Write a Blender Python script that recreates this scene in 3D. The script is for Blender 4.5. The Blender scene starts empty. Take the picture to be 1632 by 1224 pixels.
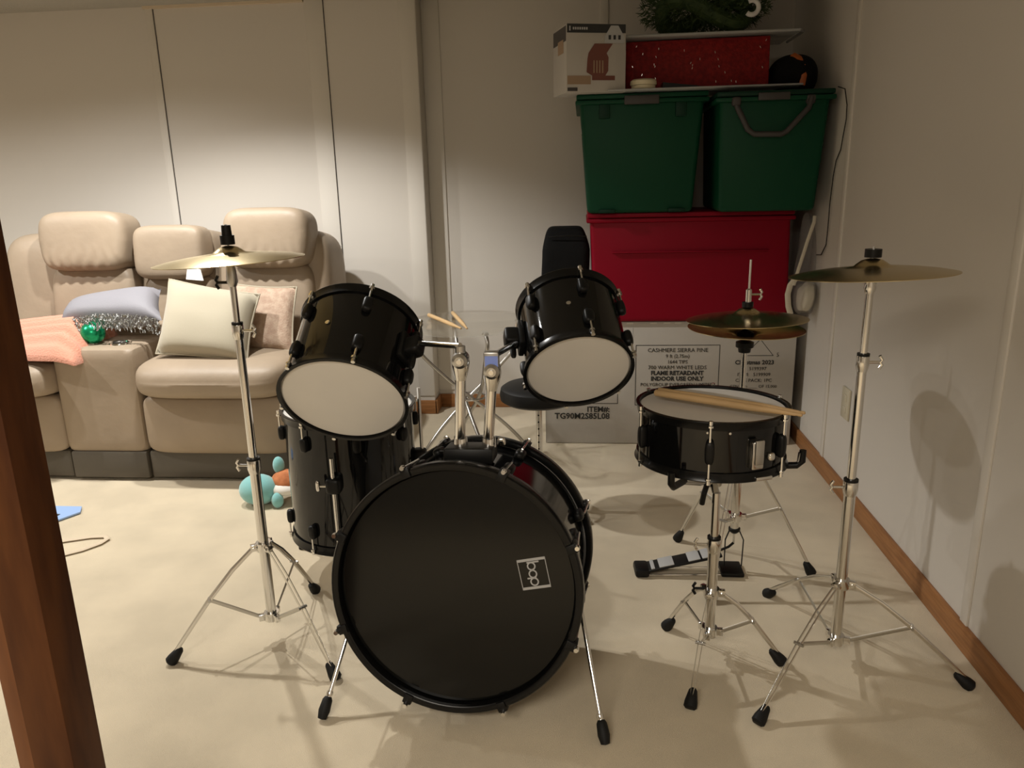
import bpy, bmesh, math, random
from mathutils import Vector, Matrix, Euler, noise
random.seed(7)
PI = math.pi
R = math.radians
SC = bpy.context.scene
COL = SC.collection

# ------------------------------------------------------------------ camera
cd = bpy.data.cameras.new('camera')
cam = bpy.data.objects.new('camera', cd); COL.objects.link(cam)
cd.sensor_width = 36.0; cd.lens = 1226.0 / 1632.0 * 36.0; cd.clip_start = 0.02
th, yaw, roll = R(15.1), R(5.4), R(1.4)
fw = Vector((-math.sin(yaw)*math.cos(th), math.cos(yaw)*math.cos(th), -math.sin(th)))
r0 = Vector((math.cos(yaw), math.sin(yaw), 0)); u0 = r0.cross(fw)
rr = r0*math.cos(roll) - u0*math.sin(roll)
uu = r0*math.sin(roll) + u0*math.cos(roll)
m = Matrix.Identity(4)
for i in range(3):
    m[i][0] = rr[i]; m[i][1] = uu[i]; m[i][2] = -fw[i]
m[0][3], m[1][3], m[2][3] = 0, 0, 1.23
cam.matrix_world = m
SC.camera = cam

# ------------------------------------------------------------------ world, lamps, exposure
w = bpy.data.worlds.new('world'); SC.world = w; w.use_nodes = True
w.node_tree.nodes['Background'].inputs[0].default_value = (1.0, 0.93, 0.84, 1)
w.node_tree.nodes['Background'].inputs[1].default_value = 0.02
SC.view_settings.view_transform = 'Standard'
SC.view_settings.look = 'None'
SC.view_settings.gamma = 1.0
SC.view_settings.use_curve_mapping = False
SC.view_settings.exposure = 0.0

def lamp(name, loc, power, cone, blend, rad=0.03, col=(1, .98, .935)):
    l = bpy.data.lights.new(name, 'SPOT'); l.energy = power; l.spot_size = R(cone); l.spot_blend = blend
    l.shadow_soft_size = rad; l.color = col
    o = bpy.data.objects.new(name, l); COL.objects.link(o); o.location = loc
    return o
lamp('ceiling_lamp', (-1.45, 2.76, 2.03), 94, 134, .45)
lamp('ceiling_lamp', (-2.12, 2.76, 2.03), 92, 150, .85)
lamp('ceiling_lamp', (-3.40, 2.30, 2.03), 92, 158, .7)
al = bpy.data.lights.new('fill_panel', 'AREA'); al.shape = 'RECTANGLE'; al.size = 1.2; al.size_y = .6  # added soft fill, unseen behind the camera; not a known fixture of the room
al.energy = 58; al.color = (1, .91, .78)
ao = bpy.data.objects.new('fill_panel', al); COL.objects.link(ao); ao.location = (-.6, -.9, 2.06)

# ------------------------------------------------------------------ materials
def mat(name, col, rough=.5, metal=0, coat=0, bump=0, bscale=200, var=0, vscale=8, spec=.5,
        trans=0, alpha=1, sheen=0, col2=None, stretch=None, ior=1.45, bdist=.002, detail=3):
    M_ = bpy.data.materials.new(name); M_.use_nodes = True
    nt = M_.node_tree; b = nt.nodes['Principled BSDF']
    b.inputs['Base Color'].default_value = (*col, 1); b.inputs['Roughness'].default_value = rough
    b.inputs['Metallic'].default_value = metal; b.inputs['Coat Weight'].default_value = coat
    b.inputs['Coat Roughness'].default_value = .05
    b.inputs['Specular IOR Level'].default_value = spec; b.inputs['Transmission Weight'].default_value = trans
    b.inputs['Alpha'].default_value = alpha; b.inputs['Sheen Weight'].default_value = sheen
    b.inputs['IOR'].default_value = ior
    tc = nt.nodes.new('ShaderNodeTexCoord'); mp = nt.nodes.new('ShaderNodeMapping')
    nt.links.new(tc.outputs['Object'], mp.inputs['Vector'])
    if stretch: mp.inputs['Scale'].default_value = stretch
    if var or col2:
        n = nt.nodes.new('ShaderNodeTexNoise'); n.inputs['Scale'].default_value = vscale; n.inputs['Detail'].default_value = detail
        nt.links.new(mp.outputs[0], n.inputs['Vector'])
        r = nt.nodes.new('ShaderNodeValToRGB')
        c2 = col2 if col2 else tuple(c*(1-var) for c in col)
        r.color_ramp.elements[0].position = .35; r.color_ramp.elements[1].position = .65
        r.color_ramp.elements[0].color = (*c2, 1); r.color_ramp.elements[1].color = (*col, 1)
        nt.links.new(n.outputs['Fac'], r.inputs[0]); nt.links.new(r.outputs[0], b.inputs['Base Color'])
    if bump:
        n2 = nt.nodes.new('ShaderNodeTexNoise'); n2.inputs['Scale'].default_value = bscale; n2.inputs['Detail'].default_value = 4
        nt.links.new(mp.outputs[0], n2.inputs['Vector'])
        bp = nt.nodes.new('ShaderNodeBump'); bp.inputs['Strength'].default_value = bump; bp.inputs['Distance'].default_value = bdist
        nt.links.new(n2.outputs['Fac'], bp.inputs['Height']); nt.links.new(bp.outputs[0], b.inputs['Normal'])
    return M_
WALL = mat('wall_paint', (.60, .56, .505), .75, bump=.15, bscale=300, bdist=.001)
TRIM = mat('batten_paint', (.64, .60, .54), .6, bump=.05)
CEIL = mat('ceiling_paint', (.42, .40, .35), .9, bump=.6, bscale=120, bdist=.01)
CARPET = mat('carpet', (.80, .68, .49), .95, bump=.7, bscale=800, bdist=.005, var=.14, vscale=4.5, sheen=.3, spec=.1, detail=6)
OAK = mat('oak_baseboard', (.36, .16, .055), .5, col2=(.26, .11, .036), vscale=14, stretch=(1, 1, 9), bump=.1)
OAKX = mat('oak_baseboard_right', (.36, .16, .055), .5, col2=(.26, .11, .036), vscale=9, stretch=(6, .8, 12), bump=.1)
WOOD = mat('stained_post_wood', (.105, .036, .010), .6, spec=.25, col2=(.06, .018, .005), vscale=9, stretch=(3, 3, .5), bump=.12, bscale=60)
POSTB = mat('corner_board_wood', (.20, .068, .018), .45, col2=(.13, .042, .011), vscale=9, stretch=(3, 3, .5))
CHROME = mat('chrome', (.78, .77, .75), .14, 1)
DCHROME = mat('brushed_steel', (.55, .54, .52), .3, 1)
GLOSS = mat('black_lacquer', (.004, .004, .004), .07, spec=.5)
HOOP = mat('black_hoop', (.005, .005, .005), .25, spec=.3)
BLACK = mat('black_plastic', (.006, .006, .006), .42, spec=.3)
RUBBER = mat('black_rubber', (.008, .008, .008), .6, spec=.3)
BHEAD = mat('black_drumhead', (.005, .005, .0045), .12, spec=.35)
WHEAD = mat('coated_drumhead', (.73, .70, .655), .45, var=.05, vscale=5)
CYMB = mat('cymbal_brass', (.62, .50, .28), .24, 1, bump=.15, bscale=30, bdist=.001)
LEATHER = mat('taupe_leather', (.345, .27, .195), .5, bump=.25, bscale=26, bdist=.006, var=.12, vscale=5)
DLEATH = mat('dark_taupe_leather', (.085, .073, .058), .42, bump=.2, bscale=30, bdist=.004)
CREAM = mat('cream_fabric', (.41, .365, .275), .85, bump=.4, bscale=500, sheen=.3)
BLUSH = mat('blush_fabric', (.48, .36, .27), .8, bump=.5, bscale=160, bdist=.004, col2=(.38, .26, .19), vscale=40)
GREYF = mat('grey_satin', (.235, .23, .255), .6, bump=.3, bscale=200)
TINSEL = mat('silver_sequins', (.34, .34, .33), .4, .6, bump=1, bscale=160, bdist=.006, stretch=(1, 1, .5))
SALMON = mat('salmon_knit', (.60, .27, .185), .9, bump=.6, bscale=150, bdist=.006, sheen=.3)
GREENB = mat('green_metallic', (.015, .36, .16), .25, .75)
WHITE = mat('white_paper', (.66, .65, .64), .7)
CARD = mat('white_card', (.46, .43, .39), .7, var=.05, vscale=6, bump=.1, bscale=12, bdist=.006)
INK = mat('black_ink', (.03, .03, .03), .8)
GBIN = mat('green_plastic', (.003, .048, .022), .45, spec=.2, bump=.05, bscale=80)
GBIND = mat('dark_green_plastic', (.003, .028, .015), .45, spec=.2)
GRIP = mat('dark_grey_handle', (.045, .04, .038), .5)
RBIN = mat('red_plastic', (.22, .002, .014), .45, spec=.15, bump=.05, bscale=80)
VOID = mat('black_fabric', (.006, .006, .006), .85, bump=.4, bscale=60, bdist=.004, spec=.15)
VINYL = mat('black_vinyl', (.010, .010, .010), .5, bump=.1, bscale=200, spec=.3)
GLASS = mat('clear_glass', (.92, .97, .95), .03, trans=1, ior=1.3, alpha=.35)
CLEARP = mat('clear_plastic', (.9, .9, .9), .12, trans=.9, ior=1.2, alpha=.35)
CLEARP2 = mat('clear_lid_plastic', (.75, .75, .74), .15, trans=.6, ior=1.3)
GLITTER = mat('red_glitter', (.24, .008, .007), .5, bump=.8, bscale=140, bdist=.004, col2=(.15, .004, .004), vscale=60, spec=.25)
STICK = mat('hickory', (.60, .40, .20), .5, var=.15, vscale=12, stretch=(1, 1, 6))
PINE = mat('green_needles', (.02, .045, .012), .7, col2=(.045, .075, .02), vscale=30)
CREAMP = mat('cream_plastic', (.62, .55, .38), .5)
BROWNP = mat('brown_print', (.16, .055, .04), .7)
TANP = mat('tan_print', (.32, .22, .14), .7)
ORANGE = mat('orange_plastic', (.40, .10, .02), .5)
BLUE = mat('pale_blue_card', (.30, .44, .72), .6)
TEAL = mat('pale_teal_plush', (.22, .50, .50), .95, bump=.5, bscale=300, sheen=.5)
RUST = mat('rust_plush', (.55, .20, .08), .95, bump=.5, bscale=300, col2=(.38, .13, .05), vscale=40)
WPLUSH = mat('white_plush', (.75, .72, .66), .95, bump=.5, bscale=300)
LGREY = mat('light_grey_pad', (.42, .42, .42), .5)
OUTLET = mat('ivory_plastic', (.55, .50, .38), .45)
STRAP = mat('tan_strap', (.60, .50, .37), .8)
BLUEST = mat('blue_sticker', (.25, .35, .85), .4)
CLEARG = mat('cream_cloth', (.55, .50, .40), .8)
LAV = mat('lavender_grey', (.5, .5, .5), .5)

# ------------------------------------------------------------------ mesh helpers
def rootloc(o):
    while o.parent: o = o.parent
    return o.location.copy()

def frame(a, b):
    """matrix whose z runs from a to b, origin a"""
    a = Vector(a); b = Vector(b); z = (b-a).normalized()
    x = Vector((1, 0, 0)) if abs(z.x) < .9 else Vector((0, 1, 0))
    y = z.cross(x).normalized(); x = y.cross(z)
    mm = Matrix.Identity(4)
    for i in range(3): mm[i][0] = x[i]; mm[i][1] = y[i]; mm[i][2] = z[i]; mm[i][3] = a[i]
    return mm

class B:
    def __init__(s): s.bm = bmesh.new()
    def box(s, x0, x1, y0, y1, z0, z1, bev=0, M=None, seg=2):
        g = bmesh.ops.create_cube(s.bm, size=1)
        vs = g['verts']
        for v in vs:
            v.co = Vector(((x0+x1)/2+v.co.x*(x1-x0), (y0+y1)/2+v.co.y*(y1-y0), (z0+z1)/2+v.co.z*(z1-z0)))
        if bev:
            es = list({e for v in vs for e in v.link_edges})
            r = bmesh.ops.bevel(s.bm, geom=es, offset=bev, segments=seg, profile=.5, affect='EDGES')
            vs = list({v for f in r['faces'] for v in f.verts} | {v for v in vs if v.is_valid})
        if M is not None:
            for v in vs: v.co = M @ v.co
        return s
    def frus(s, bot, top, z0, z1, M=None, bev=0):
        """bot/top = (x0,x1,y0,y1)"""
        g = bmesh.ops.create_cube(s.bm, size=1); vs = g['verts']
        for v in vs:
            q = top if v.co.z > 0 else bot
            v.co = Vector((q[1] if v.co.x > 0 else q[0], q[3] if v.co.y > 0 else q[2], z1 if v.co.z > 0 else z0))
        if bev:
            es = list({e for v in vs for e in v.link_edges})
            r = bmesh.ops.bevel(s.bm, geom=es, offset=bev, segments=3, profile=.5, affect='EDGES')
            vs = list({v for f in r['faces'] for v in f.verts} | {v for v in vs if v.is_valid})
        if M is not None:
            for v in vs: v.co = M @ v.co
        return s
    def lathe(s, prof, M=None, seg=48, closed=False):
        rings = []
        for (r, z) in prof:
            if r < 1e-6:
                rings.append([s.bm.verts.new((0, 0, z))])
            else:
                rings.append([s.bm.verts.new((r*math.cos(2*PI*k/seg), r*math.sin(2*PI*k/seg), z)) for k in range(seg)])
        pairs = list(zip(rings, rings[1:]))
        if closed: pairs.append((rings[-1], rings[0]))
        for a, b in pairs:
            if len(a) == 1 and len(b) == 1: continue
            for k in range(seg):
                k2 = (k+1) % seg
                if len(a) == 1: s.bm.faces.new((a[0], b[k2], b[k]))
                elif len(b) == 1: s.bm.faces.new((a[k], a[k2], b[0]))
                else: s.bm.faces.new((a[k], a[k2], b[k2], b[k]))
        if M is not None:
            for rg in rings:
                for v in rg: v.co = M @ v.co
        return s
    def tube(s, a, b, r, r2=None, seg=12, cap=True):
        L = (Vector(b)-Vector(a)).length; r2 = r if r2 is None else r2
        p = [(r, 0), (r2, L)]
        if cap: p = [(0, 0)]+p+[(0, L)]
        return s.lathe(p, frame(a, b), seg)
    def path(s, pts, r, seg=8, closed=False, flat=None, up=None):
        """sweep a circle (or a flat ellipse: flat=(half width, half thickness)) along points"""
        pts = [Vector(p) for p in pts]; n = len(pts); rings = []
        prev = None
        for i in range(n):
            if closed: t = pts[(i+1) % n]-pts[(i-1) % n]
            else: t = pts[min(i+1, n-1)]-pts[max(i-1, 0)]
            t.normalize()
            u = Vector(up) if up is not None else (prev if prev is not None else (Vector((0, 0, 1)) if abs(t.z) < .9 else Vector((1, 0, 0))))
            x = (u - t*u.dot(t))
            if x.length < 1e-5: x = Vector((1, 0, 0))-t*t.x
            x.normalize(); y = t.cross(x)
            prev = x
            ra, rb = (flat if flat else ((r[i] if isinstance(r, (list, tuple)) else r),)*2)
            rings.append([s.bm.verts.new(pts[i]+y*ra*math.cos(2*PI*k/seg)+x*rb*math.sin(2*PI*k/seg)) for k in range(seg)])
        rg = list(zip(rings, rings[1:]))
        if closed: rg.append((rings[-1], rings[0]))
        for a, b in rg:
            for k in range(seg): s.bm.faces.new((a[k], a[(k+1) % seg], b[(k+1) % seg], b[k]))
        if not closed:
            s.bm.faces.new(rings[0][::-1]); s.bm.faces.new(rings[-1])
        return s
    def soft(s, c, size, p=5, n=12, M=None, fn=None):
        """rounded cushion block: superellipsoid from a subdivided cube"""
        vm = {}
        def gv(i, j, k):
            key = (i, j, k)
            if key not in vm:
                v = Vector((2*i/n-1, 2*j/n-1, 2*k/n-1))
                v = Vector((math.sin(v.x*PI/2)*.35+v.x*.65, math.sin(v.y*PI/2)*.35+v.y*.65, math.sin(v.z*PI/2)*.35+v.z*.65))
                d = (abs(v.x)**p+abs(v.y)**p+abs(v.z)**p)**(1/p)
                v = v/d
                if fn: v = fn(v)
                q = Vector((c[0]+v.x*size[0]/2, c[1]+v.y*size[1]/2, c[2]+v.z*size[2]/2))
                if M is not None: q = M @ q
                vm[key] = s.bm.verts.new(q)
            return vm[key]
        for a in range(n):
            for b in range(n):
                for f in ((lambda i, j: (i, j, 0), 1), (lambda i, j: (i, j, n), 0), (lambda i, j: (i, 0, j), 0),
                          (lambda i, j: (i, n, j), 1), (lambda i, j: (0, i, j), 1), (lambda i, j: (n, i, j), 0)):
                    q = [gv(*f[0](a, b)), gv(*f[0](a+1, b)), gv(*f[0](a+1, b+1)), gv(*f[0](a, b+1))]
                    if f[1]: q.reverse()
                    s.bm.faces.new(q)
        return s
    def ball(s, c, r, sub=3, sc=(1, 1, 1), M=None):
        g = bmesh.ops.create_icosphere(s.bm, subdivisions=sub, radius=1)
        for v in g['verts']:
            v.co = Vector((c[0]+v.co.x*r*sc[0], c[1]+v.co.y*r*sc[1], c[2]+v.co.z*r*sc[2]))
            if M is not None: v.co = M @ v.co
        return s
    def poly(s, pts, th=None):
        vs = [s.bm.verts.new(p) for p in pts]
        f = s.bm.faces.new(vs)
        if th is not None:
            r = bmesh.ops.extrude_face_region(s.bm, geom=[f])
            for v in r['geom']:
                if isinstance(v, bmesh.types.BMVert): v.co += Vector(th)
        return s
    def text(s, body, size, M, bold=0, align='CENTER', ext=.0004, sx=1):
        cu = bpy.data.curves.new('t', 'FONT'); cu.body = body; cu.size = size; cu.extrude = ext
        cu.align_x = align; cu.offset = bold; cu.resolution_u = 2
        o = bpy.data.objects.new('t', cu); COL.objects.link(o)
        bpy.context.view_layer.update()
        me = bpy.data.meshes.new_from_object(o.evaluated_get(bpy.context.evaluated_depsgraph_get()))
        me.transform(M @ Matrix.Diagonal((sx, 1, 1, 1)))
        s.bm.from_mesh(me)
        bpy.data.objects.remove(o); bpy.data.curves.remove(cu); bpy.data.meshes.remove(me)
        return s
    def build(s, name, mt, parent=None, ang=38, label=None, kind=None, recalc=True):
        if parent is not None:
            bmesh.ops.translate(s.bm, verts=s.bm.verts, vec=-rootloc(parent))
        if recalc: bmesh.ops.recalc_face_normals(s.bm, faces=s.bm.faces)
        me = bpy.data.meshes.new(name); s.bm.to_mesh(me); s.bm.free()
        me.materials.append(mt)
        me.polygons.foreach_set('use_smooth', [True]*len(me.polygons))
        me.set_sharp_from_angle(angle=R(ang))
        o = bpy.data.objects.new(name, me); COL.objects.link(o)
        if parent is not None: o.parent = parent
        if label: o['label'] = label
        if kind: o['kind'] = kind
        return o

def thing(name, label, cat, loc, group=None):
    o = bpy.data.objects.new(name, None); COL.objects.link(o); o.location = loc
    o.empty_display_size = .05
    o['label'] = label; o['category'] = cat
    if group: o['group'] = group
    return o
def tag(o, label, cat, group=None):
    o['label'] = label; o['category'] = cat
    if group: o['group'] = group
    # put the origin at the thing's own base
    me = o.data
    if len(me.vertices):
        xs = [v.co for v in me.vertices]
        c = Vector((sum(v.x for v in xs)/len(xs), sum(v.y for v in xs)/len(xs), min(v.z for v in xs)))
        me.transform(Matrix.Translation(-c)); o.location = o.location + c
    return o
def struct(name, b, mt): return b.build(name, mt, None, kind='structure')

# ------------------------------------------------------------------ room
CH = 2.07          # ceiling height
XR, XL, YB, YC, YF = 1.0, -4.6, 3.93, 4.06, -3.2
struct('floor', B().box(XL, XR+.1, YF, 4.2, -.1, 0), CARPET)
struct('ceiling', B().box(XL, XR+.1, YF, 4.2, CH, CH+.1), CEIL)
wb = struct('wall_back', B().box(XL, -.79, YB, 4.2, 0, CH), WALL)
struct('wall_back_right', B().box(-.79, XR+.1, YC, 4.2, 0, CH), WALL)
struct('wall_right', B().box(XR, XR+.1, YF, 4.2, 0, CH), WALL)
struct('wall_left', B().box(XL-.1, XL, YF, 4.2, 0, CH), WALL)
struct('wall_front', B().box(XL, XR+.1, YF-.1, YF, 0, CH), WALL)
# battens on the walls: each a strip with a dark joint beside it
def batten(n, x0, x1, y, d=.008, z0=.1):
    o = struct('trim_%d' % n, B().box(x0, x1, y-d, y+.001, z0, CH, .002), TRIM); return o
batten(1, -2.125, -2.088, YB)
batten(2, -1.327, -1.236, YB)
batten(3, -.872, -.79, YB, .006)
struct('trim_4', B().box(-.796, -.788, YB-.004, YC, .1, CH, .001), TRIM)
struct('trim_5', B().box(-.788, -.70, YC-.008, YC+.001, .1, CH, .002), TRIM)
batten(6, .085, .125, YC)
struct('trim_7', B().box(-2.087, -2.084, YB-.0015, YB+.001, .1, CH), INK)
struct('trim_8', B().box(-1.2355, -1.2325, YB-.0015, YB+.001, .1, CH), INK)
for n, y in ((9, 3.13), (10, 1.88), (11, .63)):
    struct('trim_%d' % n, B().box(XR-.006, XR+.001, y-.018, y+.018, .07, CH, .002), TRIM)
struct('trim_12', B().box(-2.13, -1.33, YB-.02, YB+.001, CH-.012, CH), STRAP)
struct('baseboard_back', B().box(XL, -.775, YB-.013, YB+.001, 0, .075, .004), OAK)
struct('baseboard_back_right', B().box(-.79, .99, YC-.013, YC+.001, 0, .075, .004), OAK)
struct('baseboard_right', B().box(XR-.013, XR+.001, YF, YC-.013, 0, .072, .004), OAKX)
struct('baseboard_return', B().box(-.79, -.777, YB-.013, YC-.012, 0, .075, .004), OAK)

# wood cased post in the left foreground, and the beam it carries
t = thing('wooden_post', 'reddish brown wooden post in the left foreground, running past top and bottom', 'post', (-.835, .96, 0))
B().box(-.866, -.798, .947, 1.017, 0, CH-.002, .002).build('casing', WOOD, t)
B().box(-.899, -.868, .955, 1.01, 0, CH-.002, .003).build('corner_board', POSTB, t, label='orange brown corner board')

# outlet
t = thing('outlet_cover', 'ivory outlet cover plate on the right wall above the baseboard', 'outlet', (.995, 2.895, .31))
B().box(.991, .9995, 2.855, 2.935, .31, .43, .003).build('plate', OUTLET, t)
for z in (.345, .392): B().box(.989, .992, 2.878, 2.912, z-.014, z+.014, .002).build('socket', OUTLET, t)

# ------------------------------------------------------------------ sofa
t = thing('reclining_sofa', 'taupe leather reclining sofa with a middle console, along the back wall', 'sofa', (-1.9, 3.3, 0))
sofa = t
tilt = lambda cx, cy, cz, a: Matrix.Translation((cx, cy, cz)) @ Matrix.Rotation(a, 4, 'X') @ Matrix.Translation((-cx, -cy, -cz))
def base(x0, x1, y=2.945):
    B().box(x0, x1, y, 3.66, .012, .135, .012).build('base_panel', DLEATH, t, label='darker brown leather base band')
base(-2.80, -2.197); base(-2.192, -1.848, 2.935); base(-1.843, -1.19); base(-1.185, -.985)
base(-3.0, -2.805)
# console
B().soft((-2.025, 3.17, .355), (.362, .47, .46), 16, 14).build('console', LEATHER, t)
for cx in (-2.095, -1.95):
    cu = B().lathe([(.036, .002), (.043, .004), (.045, .0), (.045, -.004), (.036, -.004), (.034, -.001)], Matrix.Translation((cx, 3.035, .588)), 28, True).build('cup_holder', CHROME, t)
    B().lathe([(0, 0), (.034, 0), (.034, .001), (0, .001)], Matrix.Translation((cx, 3.035, .585)), 24).build('cup_well', BLACK, cu)
# the console's rear storage top stepping up
B().soft((-2.02, 3.33, .575), (.32, .22, .10), 5, 10).build('console_lid', LEATHER, t)
def seat(x0, x1):
    cx = (x0+x1)/2; sx = x1-x0
    def puff(v):
        v = v.copy()
        if v.z > 0: v.z *= 1+.10*(1-v.x*v.x)*(1-v.y*v.y)
        if v.y < 0: v.y -= .12*(1-v.z*v.z)*1.0
        v.z -= .10*max(0, -v.y)**3*(1 if v.z > 0 else -0)
        return v
    B().soft((cx, 3.12, .455), (sx, .50, .165), 5, 16, None, puff).build('seat_cushion', LEATHER, t)
    def belly(v):
        v = v.copy()
        if v.y < 0: v.y *= 1+.5*(1-v.x**2)*(1-v.z*v.z)
        return v
    B().soft((cx, 3.0, .255), (sx, .14, .26), 8, 14, None, belly).build('footrest_panel', LEATHER, t)
seat(-1.842, -1.192); seat(-2.80, -2.198)
# arms
for (a, b) in ((-1.19, -.985), (-3.0, -2.802)):
    B().soft(((a+b)/2, 3.27, .37), (b-a, .70, .50), 6, 14).build('arm', LEATHER, t)
# backs
def back(x0, x1, hx0, hx1, wing=True, ztop=1.0, htop=1.105):
    cx = (x0+x1)/2
    M1 = tilt(cx, 3.5, .45, R(-9))
    def shell(v):
        v = v.copy(); v.x *= 1-.07*max(0, v.z)**2
        return v
    B().soft((cx, 3.53, .70), (x1-x0, .34, .64), 6, 18, M1, shell).build('back_shell', LEATHER, t)
    hc = (hx0+hx1)/2; hw = hx1-hx0
    B().soft((hc, 3.385, .675), (hw*.96, .16, .38), 5, 14, M1).build('back_cushion', LEATHER, t)
    def hr(v):
        v = v.copy(); k = .5+.5*v.z
        v.x *= 1+.07*v.z if v.z < 0 else 1-.07*v.z**3
        if v.z < 0 and v.y < 0: v.y += .04*math.sin(v.x*27+math.sin(v.z*5+v.x*3)*1.5)*min(1, -v.z*1.2)*(1-abs(v.x))**.3
        return v
    h = B().soft((hc, 3.43, .985), (hw, .22, .27), 5, 40, tilt(hc, 3.42, .98, R(-7)), hr).build('headrest', LEATHER, t)
back(-2.76, -2.09, -2.475, -2.055)
back(-1.70, -1.15, -1.60, -1.205)
Mm = tilt(-1.88, 3.5, .45, R(-9))
B().soft((-1.895, 3.54, .73), (.375, .30, .60), 6, 14, Mm).build('back_shell', LEATHER, t)
B().soft((-1.868, 3.42, .93), (.335, .16, .245), 5, 14, tilt(-1.868, 3.42, .93, R(-6))).build('headrest', LEATHER, t)
B().soft((-1.868, 3.42, .68), (.33, .16, .27), 5, 12, Mm).build('back_cushion', LEATHER, t)

# ------------------------------------------------------------------ things on the sofa
def pillow(b, corners, T, n=18, rib=None, pinch=.06, sag=0):
    """corners TL TR BR BL in world space; two puffed faces"""
    TL, TR, BR, BL = [Vector(c) for c in corners]
    nrm = ((TR-TL).cross(BL-TL)).normalized()
    if nrm.y > 0: nrm = -nrm
    cen = (TL+TR+BR+BL)/4
    edge = []
    def P(u, v, side):
        p = (TL*(1-u)+TR*u)*(1-v)+(BL*(1-u)+BR*u)*v
        a = 2*u-1; c = 2*v-1
        k = pinch*((1-a*a)*abs(c)**3+(1-c*c)*abs(a)**3)
        p = p+(cen-p)*k
        h = T*((1-a**4)*(1-c**4))**.55
        if rib: h *= 1+rib[1]*math.sin(v*rib[0]*2*PI)
        w_ = noise.noise(Vector((u*3+T*9, v*3, side)))*.12*T
        return p+nrm*side*(h+w_*((1-a*a)*(1-c*c)))
    for side in (1, -1):
        g = [[b.bm.verts.new(P(i/n, j/n, side)) for i in range(n+1)] for j in range(n+1)]
        for j in range(n):
            for i in range(n):
                b.bm.faces.new((g[j][i], g[j][i+1], g[j+1][i+1], g[j+1][i]))
    bmesh.ops.remove_doubles(b.bm, verts=b.bm.verts, dist=.0008)
    for i in range(n): edge.append(P(i/n, 0, 0))
    for i in range(n): edge.append(P(1, i/n, 0))
    for i in range(n): edge.append(P(1-i/n, 1, 0))
    for i in range(n): edge.append(P(0, 1-i/n, 0))
    return edge
def mk_pillow(name, label, corners, T, mt, loc, pmat=None, rib=None, n=18, pinch=.06):
    t = thing(name, label, 'pillow', loc)
    b = B(); e = pillow(b, corners, T, n, rib, pinch); b.build('cover', mt, t, 60)
    if pmat: B().path(e, .0045, 6, True).build('piping', pmat, t)
    return t
mk_pillow('throw_pillow', 'blush textured throw pillow behind the cream pillow', [(-1.53, 3.27, .80), (-1.25, 3.28, .782), (-1.235, 3.12, .53), (-1.50, 3.13, .53)], .035, BLUSH, (-1.38, 3.1, .5), CREAM)
t = mk_pillow('throw_pillow', 'cream square throw pillow with piping, tilted on the right seat', [(-1.770, 3.17, .838), (-1.362, 3.14, .772), (-1.366, 2.955, .520), (-1.760, 2.97, .555)], .072, CREAM, (-1.6, 3.0, .5), CREAM)
tg = B(); tg.poly([(-1.70, 3.18, .835), (-1.695, 3.195, .885), (-1.64, 3.195, .875), (-1.625, 3.18, .828)], (.002, .004, 0)); tg.build('care_tag', WHITE, t, label='white fabric tag')
# grey pillow: satin top with a sequinned front
t = thing('throw_pillow', 'grey satin throw pillow with silver sequins, lying behind the console', 'pillow', (-2.03, 3.1, .58))
b = B(); pillow(b, [(-2.26, 3.19, .72), (-1.84, 3.22, .79), (-1.76, 3.05, .68), (-2.235, 3.07, .675)], .064, 18); b.build('cover', GREYF, t, 60)
rn = random.Random(3)
sq = B()
for i in range(420):
    u = rn.random(); v = rn.random()**.8
    x = -2.17+u*.40; z = .622+v*.065+.028*math.sin(u*PI); y = 3.006+.035*abs(2*u-1)**2+v*.01-.01*math.sin(u*PI)
    M_ = Matrix.Translation((x, y, z)) @ Euler((rn.uniform(-.7, .7), rn.uniform(-.6, .6), rn.uniform(-.9, .9))).to_matrix().to_4x4()
    sq.box(-.0022, .0022, -.0005, .0005, -.007, .007, M=M_)
sq.build('sequins', TINSEL, t, kind='stuff')
# salmon knit blanket, bundled
t = thing('knit_blanket', 'salmon ribbed knit blanket bundled on the left seat', 'blanket', (-2.35, 3.05, .53))
b = B()
NX, NY = 60, 72
g = []
for j in range(NY+1):
    row = []
    for i in range(NX+1):
        u = i/NX; v = j/NY
        x = -2.62+.56*u; y = 2.90+.37*v
        ed = min(1, 4*min(v, 1-v)+.0)
        h = .155*math.sin(PI*min(1, v*.80+.02))**.62*(.70+.40*u)*(min(1, (1-u)*6+.0))**.5
        z = .535+max(0, h)+.011*math.sin(v*2*PI*7.5+math.sin(u*6)*.8)*ed
        row.append(b.bm.verts.new((x, y+.02*math.sin(u*5), z)))
    g.append(row)
for j in range(NY):
    for i in range(NX): b.bm.faces.new((g[j][i], g[j][i+1], g[j+1][i+1], g[j+1][i]))
r_ = bmesh.ops.extrude_face_region(b.bm, geom=list(b.bm.faces))
for v in r_['geom']:
    if isinstance(v, bmesh.types.BMVert): v.co.z = max(.525, v.co.z-.02)
b.build('knit_panel', SALMON, t, 70)
# green ball
t = thing('green_ornament', 'shiny green ball ornament on the console cup holder', 'ball', (-2.065, 3.035, .588))
B().ball((-2.065, 3.035, .632), .048, 4).build('ball_body', GREENB, t)

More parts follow.
